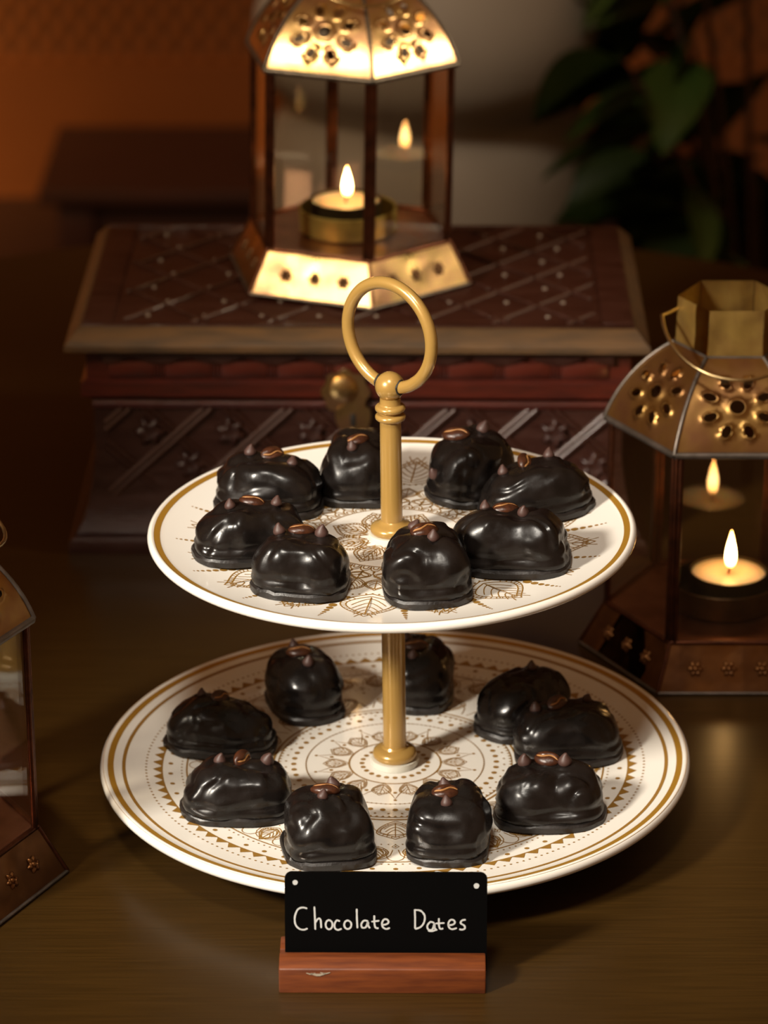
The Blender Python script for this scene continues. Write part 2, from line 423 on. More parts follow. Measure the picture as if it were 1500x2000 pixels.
# ---- upper plate
UP = dict(Rp=.109, well=.1305, rim=.137)
upper = link('upper_plate', plate_mesh('upper_plate', .109, .1305, .137, .0044), M['ceramic'], stand)
tag(upper, 'smaller ivory plate with gold petals and radiating dots')
P = Print(**UP); P.ring(.966, .036); link('rim_band_print', P.mesh('rim_band_print'), M['rimgold'], upper)
P = Print(**UP); lw = .0054
base = -pi / 2 + R(3.5)
for i in range(16):
    a = base + 2 * pi * i / 16; b = a + pi / 16
    for k, (r, s_) in enumerate(((.715, .016), (.752, .0135), (.786, .011), (.816, .0088), (.842, .0068), (.863, .005), (.880, .0036))):
        P.dot(P.pol(a, r, 0), s_ * 1.2, 12, .9, a)
    P.leaf(b, .575, .835, .115, lw, True, 5, True, .36)
    for t in range(-3, 4): P.dot(P.pol(b, .572 + .004 * abs(t), t * .026), .005)
    P.leaf(a, .43, .565, .055, lw * .85, True, 3, True, .45)
    P.leaf(b, .43, .54, .048, lw * .85, True, 2, True, .45)
    P.dot(P.pol(a, .64, 0), .016); P.dot(P.pol(a, .60, .0), .012); P.dot(P.pol(a, .62, .03), .010); P.dot(P.pol(a, .62, -.03), .010)
for i in range(48):
    a = base + 2 * pi * i / 48
    P.arch(a, .312, .0205, .042, lw); P.arch(a, .312, .011, .024, lw)
    P.arch(a + pi / 48, .355, .026, .052, lw * .9); P.dot(P.pol(a, .365, 0), .006)
P.ring(.306, .006)
for i in range(24):
    a = base + 2 * pi * (i + .5) / 24
    P.leaf(a, .365, .44, .046, lw * .9, False, 0, True, .4); P.dot(P.pol(a, .40, 0), .006)
for i in range(8):
    a = base + 2 * pi * (i + .3) / 8
    P.leaf(a, .10, .275, .072, lw, True, 4, True, .5)
    P.leaf(a, .12, .235, .034, lw * .8, False, 3, False, .5)
    P.arch(a + pi / 8, .10, .03, .06, lw); P.arch(a + pi / 8, .10, .018, .035, lw); P.arch(a + pi / 8, .14, .02, .04, lw)
link('mandala_print', P.mesh('mandala_print'), M['print'], upper)

# ---- rod, collars, ball and ring
link('washer', lathe('washer', [(0, .0182), (.0108, .0182), (.0110, .0190), (.0108, .0212), (0, .0212)], 48), M['washer'], stand)
link('pole_foot', lathe('pole_foot', [(0, .0211), (.0090, .0211), (.0100, .0222), (.0102, .0238), (.0096, .0252), (.0078, .0262), (.0062, .0266), (.0056, .0275), (0, .0275)], 48), M['enamel'], stand)
link('lower_pole', lathe('lower_pole', [(0, .026), (.0053, .026), (.0053, .1255), (0, .1255)], 48), M['enamel'], stand)
link('washer', lathe('washer', [(0, .1306), (.0105, .1306), (.0107, .1316), (.0104, .1332), (0, .1332)], 48), M['washer'], stand)
link('pole_foot', lathe('pole_foot', [(0, .1331), (.0086, .1331), (.0096, .1341), (.0098, .1354), (.0092, .1367), (.0074, .1377), (.0060, .1381), (.0050, .1392), (0, .1392)], 48), M['enamel'], stand)
link('upper_pole', lathe('upper_pole', [(0, .138), (.0049, .138), (.0047, .1868), (0, .1868)], 48), M['enamel'], stand)
prof = [(0, .185), (.0046, .185)]
for zc in (.1884, .1925):
    for k in range(9):
        a = -pi / 2 + pi * k / 8; prof.append((.0048 + .0020 * cos(a), zc + .00165 * sin(a)))
prof += [(.0046, .1946), (.0046, .1975), (0, .1975)]
link('ribbed_collar', lathe('ribbed_collar', prof, 48, 70), M['enamel'], stand)
ball_z = .2026
prof = [(0, ball_z - .0066)] + [(.0066 * cos(-pi / 2 + pi * k / 18), ball_z + .0066 * sin(-pi / 2 + pi * k / 18)) for k in range(1, 18)] + [(0, ball_z + .0066)]
link('ball_finial', lathe('ball_finial', prof, 40, 70), M['enamel'], stand)
psi = R(-40); rr = .0237; rc = ball_z + rr
pts = [(rr * cos(t) * cos(psi), rr * cos(t) * sin(psi), rc + rr * sin(t)) for t in [2 * pi * i / 96 for i in range(96)]]
link('ring_handle', tube('ring_handle', pts, .0028, 20, True), M['enamel'], stand)
for sg in (1, -1):                                  # chipped dark gap where the ring enters the ball
    th = .0062 / rr; c = Vector((rr * sin(th) * cos(psi) * sg, rr * sin(th) * sin(psi) * sg, rc - rr * cos(th)))
    g = [c + Vector((-sin(psi) * cos(t), cos(psi) * cos(t), 0)) * (.00305 + .0002 * sin(5 * t)) + Vector((0, 0, sin(t))) * (.00305 + .0002 * cos(4 * t)) for t in [2 * pi * i / 28 for i in range(28)]]
    link('ring_gap', tube('ring_gap', g, .00042, 6, True), M['gap'], stand)

# ================================================================== CHOCOLATE DATES
def date_body(seed, L, Wd, H, amp=1.0, notch=0.0, lean=0.0):
    rnd = random.Random(seed); bm = bmesh.new(); NU, NV = 72, 26; rings = []
    off = Vector((rnd.uniform(-50, 50), rnd.uniform(-50, 50), rnd.uniform(-50, 50)))
    e = rnd.uniform(.62, .82)
    taper = rnd.uniform(-.12, .12)
    def sp(c, p): return math.copysign(abs(c) ** p, c)
    z0 = .0028
    for j in range(NV):
        ph = (j / NV) * pi / 2
        rad = cos(ph) ** .50; z = sin(ph) ** .84
        if j < 5: rad *= .955 + .045 * (j / 5)          # tucked in just above the foot
        ring = []
        for i in range(NU):
            u = 2 * pi * i / NU
            x = L / 2 * sp(cos(u), e) * rad; y = Wd / 2 * sp(sin(u), e) * rad * (1 + taper * cos(u))
            zz = z0 + (H - z0) * z * (1 - .10 * (x / (L / 2)) ** 2 + lean * x / L)
            ring.append(Vector((x, y, zz)))
        rings.append(ring)
    top = Vector((0, 0, H)); vs = []
    def disp(p):
        n = Vector((p.x / (L / 2) ** 2, p.y / (Wd / 2) ** 2, p.z / H ** 2 * .8)).normalized()
        q = p + off
        # swirled, drooping coating: broad lumps, then softer wrinkles
        wq = q + Vector((noise.noise(q * 60), noise.noise(q * 60 + Vector((9, 3, 1))), noise.noise(q * 60 + Vector((2, 7, 5))))) * .005
        d = noise.noise(wq * 46) * .0026 + noise.noise(Vector((wq.x * 105, wq.y * 105, wq.z * 120))) * .0010
        rd = 1 - abs(noise.noise(Vector((wq.x * 75, wq.y * 75, wq.z * 60)))) * 2
        d += max(0, rd - .60) * -.0030
        lip = .0056 + .0012 * noise.noise(Vector((q.x * 60, q.y * 60, 3)))
        d += .0011 * math.exp(-((p.z - lip) / .0013) ** 2) - .0008 * math.exp(-((p.z - lip - .0032) / .0014) ** 2)
        if notch: d -= notch * .0034 * math.exp(-((p.x - L * .08) / (L * .10)) ** 2) * (1 if p.y < 0 else .3)
        f = min(1, max(0, (p.z - .003) / .006))
        return p + n * d * amp * (0.25 + .75 * f)
    for ring in rings: vs.append([bm.verts.new(disp(p)) for p in ring])
    for a, b in zip(vs, vs[1:]):
        for i in range(NU): bm.faces.new((a[i], a[(i + 1) % NU], b[(i + 1) % NU], b[i]))
    t = bm.verts.new(disp(top - Vector((0, 0, .0002))))
    for i in range(NU): bm.faces.new((vs[-1][i], vs[-1][(i + 1) % NU], t))
    bm.faces.new(vs[0])
    bmesh.ops.smooth_vert(bm, verts=bm.verts[:], factor=.25, use_axis_x=True, use_axis_y=True, use_axis_z=True)
    return to_mesh(bm, 'chocolate_coating', True), e, taper
def date_foot(seed, L, Wd, e, taper):
    rnd = random.Random(seed + 7); bm = bmesh.new(); N = 44
    def sp(c, p): return math.copysign(abs(c) ** p, c)
    fac = sorted(rnd.uniform(0, 2 * pi) for _ in range(13))
    rings = []
    jit = [rnd.uniform(-.0004, .0006) for _ in range(N)]
    for (s, z) in ((.97, 0), (1.00, .0003), (1.008, .0026), (.975, .0037), (.90, .0042)):
        ring = []
        for i in range(N):
            u = 2 * pi * i / N
            k = 1 + .050 * noise.noise(Vector((cos(u) * 1.7, sin(u) * 1.7, seed * 3.1)))
            x = L / 2 * sp(cos(u), e) * s * k; y = Wd / 2 * sp(sin(u), e) * (1 + taper * cos(u)) * s * k
            # knife-trimmed facets
            a = min(fac, key=lambda f: abs(atan2(sin(f - u), cos(f - u)))); d = atan2(sin(a - u), cos(a - u))
            q = 1 - .018 * cos(d * 7)
            ring.append(bm.verts.new((x * q, y * q, max(0, z + (jit[i] if z > .002 else 0)))))
        rings.append(ring)
    for a, b in zip(rings, rings[1:]):
        for i in range(N): bm.faces.new((a[i], a[(i + 1) % N], b[(i + 1) % N], b[i]))
    bm.faces.new(rings[0]); bm.faces.new(rings[-1])
    return to_mesh(bm, 'chocolate_foot', True, 28)
def bean_meshes():
    def half(sgn):
        bm = bmesh.new(); NU, NV = 28, 10; a, b, h = .0050, .0035, .0022; rings = []
        for j in range(NV):
            ph = -pi / 2 * .4 + (pi / 2 * 1.4) * j / NV
            ring = []
            for i in range(NU):
                u = 2 * pi * i / NU
                x = a * cos(u) * cos(ph); y = b * sin(u) * cos(ph); z = h * sin(ph)
                g = math.exp(-((y - .0005 * sin(x * 900)) / .00055) ** 2) * .0011 * max(0, sin(ph))
                ring.append(bm.verts.new((x, y, z - g)))
            rings.append(ring)
        for p, q in zip(rings, rings[1:]):
            for i in range(NU): bm.faces.new((p[i], p[(i + 1) % NU], q[(i + 1) % NU], q[i]))
        t = bm.verts.new((0, 0, h - .0011))
        for i in range(NU): bm.faces.new((rings[-1][i], rings[-1][(i + 1) % NU], t))
        bm.faces.new(rings[0]); return bm
    body = to_mesh(half(1), 'coffee_bean', True)
    pts = [(x, .0005 * sin(x * 900), .0024 * sqrt(max(.02, 1 - (x / .0050) ** 2)) - .0007) for x in [-.0043 + .0086 * k / 12 for k in range(13)]]
    crease = tube('bean_crease', pts, [.0001] + [.00038] * 11 + [.0001], 6)
    body.materials.append(M['bean']); crease.materials.append(M['chaff'])
    return body, crease
BEAN, CREASE = bean_meshes()
def chip_mesh():
    prof = [(0, -.0010), (.0024, -.0010), (.00290, .0), (.00285, .0009), (.0024, .0019), (.0017, .0029), (.0011, .0037), (.0007, .0043), (0, .0046)]
    me = lathe('chocolate_chip', prof, 20, 80)
    for v in me.vertices:
        k = max(0, v.co.z - .0022); v.co.x += 110 * k * k
    me.materials.append(M['chip']); return me
CHIP = chip_mesh()

def make_date(spec, zplate, label, group):
    seed, x, y, yaw, L, Wd, H, amp, notch, lean, tops = spec
    H *= .94 if abs(sin(R(yaw))) > .7 else .885
    Rp, well, rim_ = (.109, UZ, .1372) if zplate > .1 else (.135, LZ, .0247)
    def ph(lx, ly):
        wx = x + lx * cos(R(yaw)) - ly * sin(R(yaw)); wy = y + lx * sin(R(yaw)) + ly * cos(R(yaw))
        return plate_top(sqrt(wx * wx + wy * wy), Rp, well, rim_) + .0131 * wx
    hs = [ph(L * .46, 0), ph(-L * .46, 0), ph(0, Wd * .46), ph(0, -Wd * .46)]
    t = empty('chocolate_date', (x, y, sum(hs) / 4 + .0003), rot=(atan2(hs[2] - hs[3], Wd * .92), -atan2(hs[0] - hs[1], L * .92), R(yaw))); tag(t, label, 'chocolate', group)
    me, e, tp = date_body(seed, L, Wd, H, amp, notch, lean)
    bvh = BVHTree.FromPolygons([v.co.copy() for v in me.vertices], [tuple(p.vertices) for p in me.polygons])
    link('chocolate_coating', me, M['choc'], t)
    link('chocolate_foot', date_foot(seed, L, Wd, e, tp), M['foot'], t)
    for kind, lx, ly, rz, tilt, sc in tops:
        h, nrm, _, _ = bvh.ray_cast(Vector((lx, ly, .08)), Vector((0, 0, -1)))
        if h is None: continue
        nn = (nrm * .6 + Vector((0, 0, 1)) * .4).normalized()
        q = Vector((0, 0, 1)).rotation_difference(nn)
        m = Matrix.Translation(h + nn * (.0002 if kind == 'b' else .0000)) @ q.to_matrix().to_4x4() @ Matrix.Rotation(R(rz), 4, 'Z') @ Matrix.Rotation(R(tilt + (0 if kind == 'b' else 14 * sin(seed * 7 + lx * 900))), 4, 'X') @ Matrix.Scale(sc * (1.15 if kind == 'b' else .90 + .08 * sin(seed * 3 + lx * 700)), 4)
        o = link('coffee_bean' if kind == 'b' else 'chocolate_chip', BEAN if kind == 'b' else CHIP, None, t); o.matrix_basis = m
        if kind == 'b': link('bean_crease', CREASE, None, o)
    return t
c = 'c'; b = 'b'
GU = 'chocolate dates on the upper plate'; GL = 'chocolate dates on the lower plate'
UZ, LZ = .1307, .0182
uppers = [
 ((11, -.0572, .0375, -9, .0500, .0350, .0275, 1.1, 0, -.06, [(c, -.010, .004, 0, 0, 1), (b, .000, .006, 35, 45, 1), (c, .010, .001, 60, 0, .95)]), 'oblong chocolate date at the left back of the upper plate, upright bean on top'),
 ((12, -.0165, .0545, 82, .0440, .0340, .0300, 1.0, 0, .05, [(b, -.003, 0, -60, 10, 1.05), (c, -.010, .001, 0, 0, 1)]), 'chocolate date partly hidden behind the gold pole on the upper plate'),
 ((13, .0362, .0520, 48, .0445, .0375, .0300, 1.1, 0, .0, [(b, -.003, .007, -60, 0, 1.15), (c, .010, .002, 0, 0, 1.1), (c, -.0195, .006, 0, 40, 1)]), 'round chocolate date at the right back of the upper plate, flat bean on top'),
 ((14, .0645, .0265, 12, .0530, .0330, .0255, .9, 0, .05, [(c, -.014, .002, 0, 0, .9), (b, -.003, .005, 70, 50, 1), (c, .009, .008, 0, 0, 1.1)]), 'oblong chocolate date nearest the right edge of the upper plate, bean standing on edge'),
 ((15, .0515, -.0335, -6, .0515, .0340, .0285, 1.1, .5, -.03, [(c, -.012, .006, 0, 0, 1), (b, -.003, .006, 25, 20, 1.1), (c, .005, .001, 0, 0, 1.1)]), 'large shiny chocolate date at the right front of the upper plate, bean between two chips'),
 ((16, .0137, -.0600, 97, .0450, .0385, .0300, 1.1, 0, .06, [(c, .004, .005, 0, 30, 1), (b, -.001, .001, -65, 15, 1.15), (c, -.007, -.002, 0, 0, 1.1)]), 'upright looking chocolate date at the front of the upper plate, right of the pole'),
 ((17, -.0405, -.0560, -8, .0420, .0345, .0280, .9, .6, .0, [(c, -.010, .004, 0, 0, 1.05), (b, -.001, .008, 15, 0, 1.1), (c, .008, .006, 0, 0, 1.15)]), 'blocky chocolate date at the left front of the upper plate with faceted foot'),
 ((18, -.0640, -.0185, 14, .0510, .0320, .0265, 1.1, .6, .0, [(c, -.009, .001, 0, 0, 1), (b, .002, .006, -20, 10, 1.05), (c, .012, .002, 0, 0, 1)]), 'long chocolate date nearest the left edge of the upper plate, two chips and a bean'),
]
lowers = [
 ((21, -.0805, .0195, -10, .0525, .0340, .0255, 1.1, 0, -.08, [(b, -.001, .003, 60, 40, .95), (c, -.010, .004, 0, 0, .9)]), 'dark chocolate date nearest the left edge of the lower plate, in shadow'),
 ((22, -.0430, .0610, 112, .0480, .0330, .0285, .9, 0, .04, [(c, .012, 0, 0, 0, 1), (b, .002, .001, 70, 0, 1.1), (c, -.010, .001, 0, 0, 1)]), 'tall chocolate date at the left back of the lower plate'),
 ((23, .0120, .0705, 85, .0450, .0330, .0300, .9, 0, .0, [(c, .006, .006, 0, 0, 1), (b, -.002, .001, -70, 5, 1.1), (c, -.011, .002, 0, 0, 1)]), 'chocolate date half hidden behind the gold pole on the lower plate'),
 ((24, .0610, .0385, 42, .0500, .0345, .0285, 1.0, 0, .05, [(c, .008, .003, 0, 0, .9)]), 'chocolate date slanting at the right back of the lower plate'),
 ((25, .0800, .0070, 4, .0510, .0340, .0265, 1.0, 0, .02, [(c, -.014, .003, 0, 0, 1), (b, -.004, .004, 40, 30, 1), (c, .010, .007, 0, 0, .8)]), 'dark chocolate date nearest the right edge of the lower plate'),
 ((26, .0690, -.0570, -7, .0500, .0340, .0285, 1.3, .4, -.05, [(c, -.011, .005, 0, 0, 1.1), (b, -.001, .006, -15, 10, 1.05), (c, .007, .004, 0, 0, 1.1)]), 'lumpy glossy chocolate date at the right front of the lower plate'),
 ((27, .0235, -.0820, 84, .0440, .0360, .0290, 1.1, 0, .06, [(c, .006, .002, 0, 0, 1.15), (b, 0, .001, -65, 15, 1.15), (c, -.008, 0, 0, 0, 1)]), 'chocolate date at the front of the lower plate behind the sign, right one'),
 ((28, -.0290, -.0840, 97, .0450, .0405, .0290, 1.2, 0, .05, [(c, .006, -.003, 180, 10, 1.2), (b, .001, .001, 80, 5, 1.15), (c, -.006, .003, 0, 0, 1)]), 'wide chocolate date at the front of the lower plate behind the sign, left one'),
 ((29, -.0700, -.0465, 2, .0505, .0340, .0265, 1.1, .3, .0, [(c, -.008, .002, 0, 0, 1.1), (b, .002, .005, 60, 60, 1.05), (c, .013, .006, 0, 0, 1.1)]), 'chocolate date at the left front of the lower plate with a ragged upright bean'),
]
for s_, l_ in uppers: make_date(s_, UZ, l_, GU)
for s_, l_ in lowers: make_date(s_, LZ, l_, GL)

# ================================================================== SIGN
hold = empty('wooden_sign_holder', (-.0055, -.175, 0), R(-.5)); tag(hold, 'reddish brown wooden block holding the chalkboard sign', 'sign holder')
def extrude_x(name, prof, x0, x1, bevel=.0006):
    bm = bmesh.new(); a = [bm.verts.new((x0, y, z)) for y, z in prof]; d = [bm.verts.new((x1, y, z)) for y, z in prof]
    n = len(prof)
    for i in range(n): bm.faces.new((a[i], a[(i + 1) % n], d[(i + 1) % n], d[i]))
    bm.faces.new(a); bm.faces.new(d)
    if bevel: bmesh.ops.bevel(bm, geom=bm.edges[:], offset=bevel, segments=2, affect='EDGES', profile=.5)
    return to_mesh(bm, name, True, 35)
# one block with a sloping front top edge and a sawn slot
link('block', extrude_x('block', [(0, 0), (.0255, 0), (.0255, .0125), (.0148, .0125), (.0140, .0035), (.0112, .0035), (.0112, .0132), (.0070, .0132), (.0003, .0112)], -.0427, .0427), M['teak'], hold)
bm = bmesh.new()
for (x, z, w, h) in ((-.0265, .0092, .0034, .0006), (-.0295, .0095, .0020, .0003), (-.0235, .0098, .0022, .0003)):
    vv = [bm.verts.new((x + w * cos(t), -.00008, z + h * sin(t) * (1 + .4 * sin(3 * t)) + .0002 * cos(2 * t))) for t in [2 * pi * k / 14 for k in range(14)]]; bm.faces.new(vv)
link('scuff_mark', to_mesh(bm, 'scuff_mark', False), M['scuff'], hold)

sign = empty('chalkboard_sign', (-.0040, -.1625, .0036), rot=(R(-7), 0, R(-.5))); tag(sign, 'small black sign with white handwritten Chocolate Dates', 'sign')
SW, SH, ST = .0838, .0436, .0016
def rounded(w0, w1, h0, h1, rad):
    pts = []
    for cx, cz, a0, rr_ in ((w1 - rad, h1 - rad, 0, rad), (w0 + rad, h1 - rad, 90, rad)):
        for k in range(7):
            a = R(a0 + 90 * k / 6); pts.append((cx + rr_ * cos(a), cz + rr_ * sin(a)))
    pts += [(w0, h0), (w1, h0)]; return pts
bm = bmesh.new(); rp = rounded(-SW / 2, SW / 2, 0, SH, .003)
a_ = [bm.verts.new((x, 0, z)) for x, z in rp]; d_ = [bm.verts.new((x, ST, z)) for x, z in rp]
for i in range(len(rp)): bm.faces.new((a_[i], a_[(i + 1) % len(rp)], d_[(i + 1) % len(rp)], d_[i]))
bm.faces.new(a_); bm.faces.new(d_)
link('board', to_mesh(bm, 'board', True, 30), M['board'], sign)
SC = SW / 1189.0
def s2b(p): return ((p[0] - 760.5) * SC, SH - (p[1] - 115 - (p[0] - 760) * .009) * SC * 1.08)
def smoothline(pts, sub=5):
    if len(pts) < 3: return [(pts[0][0] + (pts[1][0] - pts[0][0]) * k / 5, pts[0][1] + (pts[1][1] - pts[0][1]) * k / 5) for k in range(6)]
    out = []; n = len(pts)
    for i in range(n - 1):
        p0, p1, p2, p3 = pts[max(0, i - 1)], pts[i], pts[i + 1], pts[min(n - 1, i + 2)]
        for k in range(sub):
            t = k / sub
            out.append(tuple(.5 * (2 * p1[q] + (p2[q] - p0[q]) * t + (2 * p0[q] - 5 * p1[q] + 4 * p2[q] - p3[q]) * t * t + (3 * p1[q] - p0[q] - 3 * p2[q] + p3[q]) * t ** 3) for q in (0, 1)))
    out.append(pts[-1]); return out
def ell(cx, cy, rx, ry, a0=-60): return [(cx + rx * cos(R(a0 + k * 36)), cy + ry * sin(R(a0 + k * 36))) for k in range(11)]
LET = [
 [[(298, 320), (270, 314), (242, 326), (225, 368), (228, 412), (250, 438), (278, 444), (300, 436)]],
 [[(340, 309), (343, 380), (345, 444)], [(345, 402), (362, 380), (376, 386), (380, 435)]],
 [ell(426, 415, 20, 27)],
 [[(490, 396), (472, 390), (459, 410), (461, 436), (478, 446), (500, 439)]],
 [ell(536, 416, 21, 25)],
 [[(589, 323), (590, 380), (593, 437)]],
 [[(656, 396), (632, 392), (616, 412), (621, 433), (643, 430), (655, 400), (657, 422), (667, 437)]],
 [[(692, 362), (693, 408), (700, 434), (718, 437)], [(675, 399), (722, 393)]],
 [[(738, 418), (764, 414), (776, 402), (768, 387), (750, 386), (738, 405), (742, 430), (762, 442), (784, 435)]],
 [[(930, 332), (932, 385), (932, 442)], [(925, 332), (962, 335), (987, 362), (986, 400), (966, 430), (932, 443)]],
 [[(1045, 408), (1022, 402), (1004, 425), (1012, 448), (1035, 444), (1046, 410), (1048, 438), (1062, 451)], [(1008, 452), (1030, 456), (1054, 449)]],
 [[(1072, 380), (1072, 418), (1080, 442), (1098, 440)], [(1052, 411), (1105, 408)]],
 [[(1128, 422), (1154, 418), (1166, 406), (1158, 392), (1140, 391), (1128, 410), (1132, 434), (1150, 445), (1178, 438)]],
 [[(1230, 390), (1208, 394), (1200, 410), (1221, 424), (1225, 440), (1210, 448), (1192, 445)]],
]
rl = random.Random(4)
for strokes in LET:
    bm = bmesh.new()
    for si, st in enumerate(strokes):
        q = [s2b(p) for p in smoothline(st)]; N = len(q); prev = None; dz = -.00012 - .00002 * si
        for i in range(N):
            a0, b0 = q[max(0, i - 1)], q[min(N - 1, i + 1)]
            dx, dy = b0[0] - a0[0], b0[1] - a0[1]; d = sqrt(dx * dx + dy * dy) or 1
            w = SC * 5.4 * (1 + .22 * noise.noise(Vector((i * .5, si, st[0][0])))) * (.75 if i in (0, N - 1) else 1)
            l_ = bm.verts.new((q[i][0] - dy / d * w, dz, q[i][1] + dx / d * w)); r_ = bm.verts.new((q[i][0] + dy / d * w, dz, q[i][1] - dx / d * w))
            if prev: bm.faces.new((prev[0], prev[1], r_, l_))
            prev = (l_, r_)
    link('letter', to_mesh(bm, 'letter', False), M['chalk'], sign)
for (px, py, rd) in ((228, 168, 15.5), (1291, 193, 16.5)):
    bm = bmesh.new(); c0 = s2b((px, py))
    bm.faces.new([bm.verts.new((c0[0] + rd * SC * cos(t) * (1 + .05 * sin(3 * t)), -.00012, c0[1] + rd * SC * 1.05 * sin(t))) for t in [2 * pi * k / 20 for k in range(20)]])
    link('paint_dot', to_mesh(bm, 'paint_dot', False), M['chalk'], sign)

# ================================================================== CARVED CHEST
chest = empty('carved_chest', (-.0176, .3805, 0), R(-.7)); tag(chest, 'dark carved wooden chest with paler lid edge under the lit lantern', 'chest')
hx, fy, by = .1415, -.0835, .085         # body half width, front, back (local)
CF = fy
rings = []
for (o_, z) in ((.012, 0), (.012, .006), (.0105, .0085), (.0105, .011), (.007, .0165), (.0045, .025), (.002, .037), (.0, .052), (0, .086)):
    rings.append((-hx - o_, hx + o_, fy - o_, by + o_, z))
link('body', rect_loft('body', rings), M['wood'], chest)
link('plinth', rect_loft('plinth', [(-hx - .015, hx + .015, fy - .014, by + .014, 0), (-hx - .015, hx + .015, fy - .014, by + .014, .0055), (-hx - .0125, hx + .0125, fy - .0125, by + .0125, .0085), (-hx - .0122, hx + .0122, fy - .0122, by + .0122, .009)]), M['wood'], chest)
# upper frieze (part of the lid box)
link('frieze', rect_loft('frieze', [(-hx - .002, hx + .002, fy - .002, by + .002, .0858), (-hx - .006, hx + .006, fy - .006, by + .006, .0880), (-hx - .006, hx + .006, fy - .006, by + .006, .0955), (-hx - .003, hx + .003, fy - .003, by + .003, .0975), (-hx - .003, hx + .003, fy - .003, by + .003, .113)]), M['woodred'], chest)
link('rail', rect_loft('rail', [(-hx - .0005, hx + .0005, fy - .0025, fy + .004, .0805), (-hx - .0005, hx + .0005, fy - .0035, fy + .004, .0830), (-hx - .0005, hx + .0005, fy - .0025, fy + .004, .0848)]), M['woodred'], chest)
nb = 9; bw = 2 * (hx - .006) / nb
blk = box_mesh('frieze_block', (-bw / 2 + .0028, bw / 2 - .0028, -.0016, .001, .0985, .1075), .0006)
post_ = box_mesh('frieze_peg', (-.0006, .0006, -.0013, .001, .098, .108), .0003)
def scal():
    bm = bmesh.new(); f = []
    for k in range(13): f.append((-bw / 2 + bw * k / 12, .1125 - .0055 * abs(cos(pi * k / 12)) ** .6))
    pts = [(-bw / 2, .1135)] + f + [(bw / 2, .1135)]
    a = [bm.verts.new((x, -.0034, z)) for x, z in pts]; d = [bm.verts.new((x, 0, z)) for x, z in pts]
    for i in range(len(pts)): bm.faces.new((a[i], a[(i + 1) % len(pts)], d[(i + 1) % len(pts)], d[i]))
    bm.faces.new(a); bm.faces.new(d); return to_mesh(bm, 'scallop', False)
sc_ = scal()
for i in range(nb):
    xc = -hx + .006 + bw * (i + .5)
    link('frieze_block', blk, M['woodred'], chest, (xc, fy - .003, 0))
    link('scallop', sc_, M['wood'], chest, (xc, fy - .003, 0))
    if i:
        for k in (-1, 0, 1): link('frieze_peg', post_, M['woodred'], chest, (xc - bw / 2 + k * .0019, fy - .003, 0))
# lattice of carved diagonal ridges on the front
z0, z1 = .030, .0795
def clip_diag(xa, sgn):
    """line x = xa + sgn*(z-z0)*1.05 clipped to the panel"""
    pts = []
    for k in range(25):
        z = z0 + (z1 - z0) * k / 24; x = xa + sgn * (z - z0) * 1.08
        if -hx + .006 < x < hx - .006:
            pts.append((x, fy - (.0008 if z > .052 else .0008 + (.052 - z) * .06), z))
    return pts
for i in range(-2, 8):
    for sgn in (1, -1):
        for dx in (-.0022, .0022):
            pts = clip_diag(-hx + .0075 + i * .0435 + dx + (0 if sgn > 0 else .030), sgn)
            if len(pts) > 3:
                link('carved_ridge', tube('carved_ridge', [(x, y + (.0008 if sgn < 0 else 0), z) for x, y, z in pts], .0017, 8), M['woodstrip'] if sgn > 0 else M['wood'], chest)  # ridges of one slant take the lighter colour that paints their sheen
def rosette(rad, np_, h):
    bm = bmesh.new(); N = np_ * 6
    rr_ = []
    for s, z in ((1, 0), (.8, h * .7), (.45, h), (.3, h * .5)):
        rr_.append([bm.verts.new((rad * s * (1 + .28 * cos(np_ * 2 * pi * k / N)) * cos(2 * pi * k / N), -z, rad * s * (1 + .28 * cos(np_ * 2 * pi * k / N)) * sin(2 * pi * k / N))) for k in range(N)])
    for p, q in zip(rr_, rr_[1:]):
        for k in range(N): bm.faces.new((p[k], p[(k + 1) % N], q[(k + 1) % N], q[k]))
    t = bm.verts.new((0, -h * 1.1, 0))
    for k in range(N): bm.faces.new((rr_[-1][k], rr_[-1][(k + 1) % N], t))
    bm.faces.new(rr_[0]); return to_mesh(bm, 'carved_rosette', True)
ros = rosette(.0072, 6, .0026)
for i in range(6):
    for z in (.066, .047):
        link('carved_rosette', ros, M['wood'], chest, (-hx + .030 + i * .0435 + (0 if z > .05 else .0215), fy - .0005, z), (0, .3 * i, 0))
# lid
lx0, lx1, ly0, ly1 = -.155, .1545, -.0965, .0985
lid = link('lid', rect_loft('lid', [(lx0 + .006, lx1 - .006, ly0 + .006, ly1 - .006, .1128), (lx0 + .003, lx1 - .003, ly0 + .003, ly1 - .003, .1142), (lx0, lx1, ly0, ly1, .1155), (lx0, lx1, ly0, ly1, .1185), (lx0 + .002, lx1 - .002, ly0 + .002, ly1 - .002, .1205), (lx0 + .0065, lx1 - .0065, ly0 + .0085, ly1 - .0065, .1255), (lx0 + .0080, lx1 - .0080, ly0 + .0105, ly1 - .0080, .1262)]), M['woodpale'], chest)
LT = .1262; px0, px1, py0, py1 = lx0 + .0085, lx1 - .0085, ly0 + .011, ly1 - .0085
link('top_panel', box_mesh('top_panel', (px0, px1, py0, py1, LT - .002, LT + .0002), .0001), M['wood'], lid)
for (nm, d) in (('top_border', (px0, px1, py0, py0 + .004, LT, LT + .0011)), ('top_border', (px0, px1, py1 - .004, py1, LT, LT + .0011)), ('top_border', (px0, px0 + .016, py0 + .0045, py1 - .0045, LT, LT + .0011)), ('top_border', (px1 - .016, px1, py0 + .0045, py1 - .0045, LT, LT + .0011))):
    link(nm, box_mesh(nm, d, .0004), M['wood'], lid)
ix0, ix1, iy0, iy1 = px0 + .018, px1 - .018, py0 + .006, py1 - .006
rt = random.Random(9)
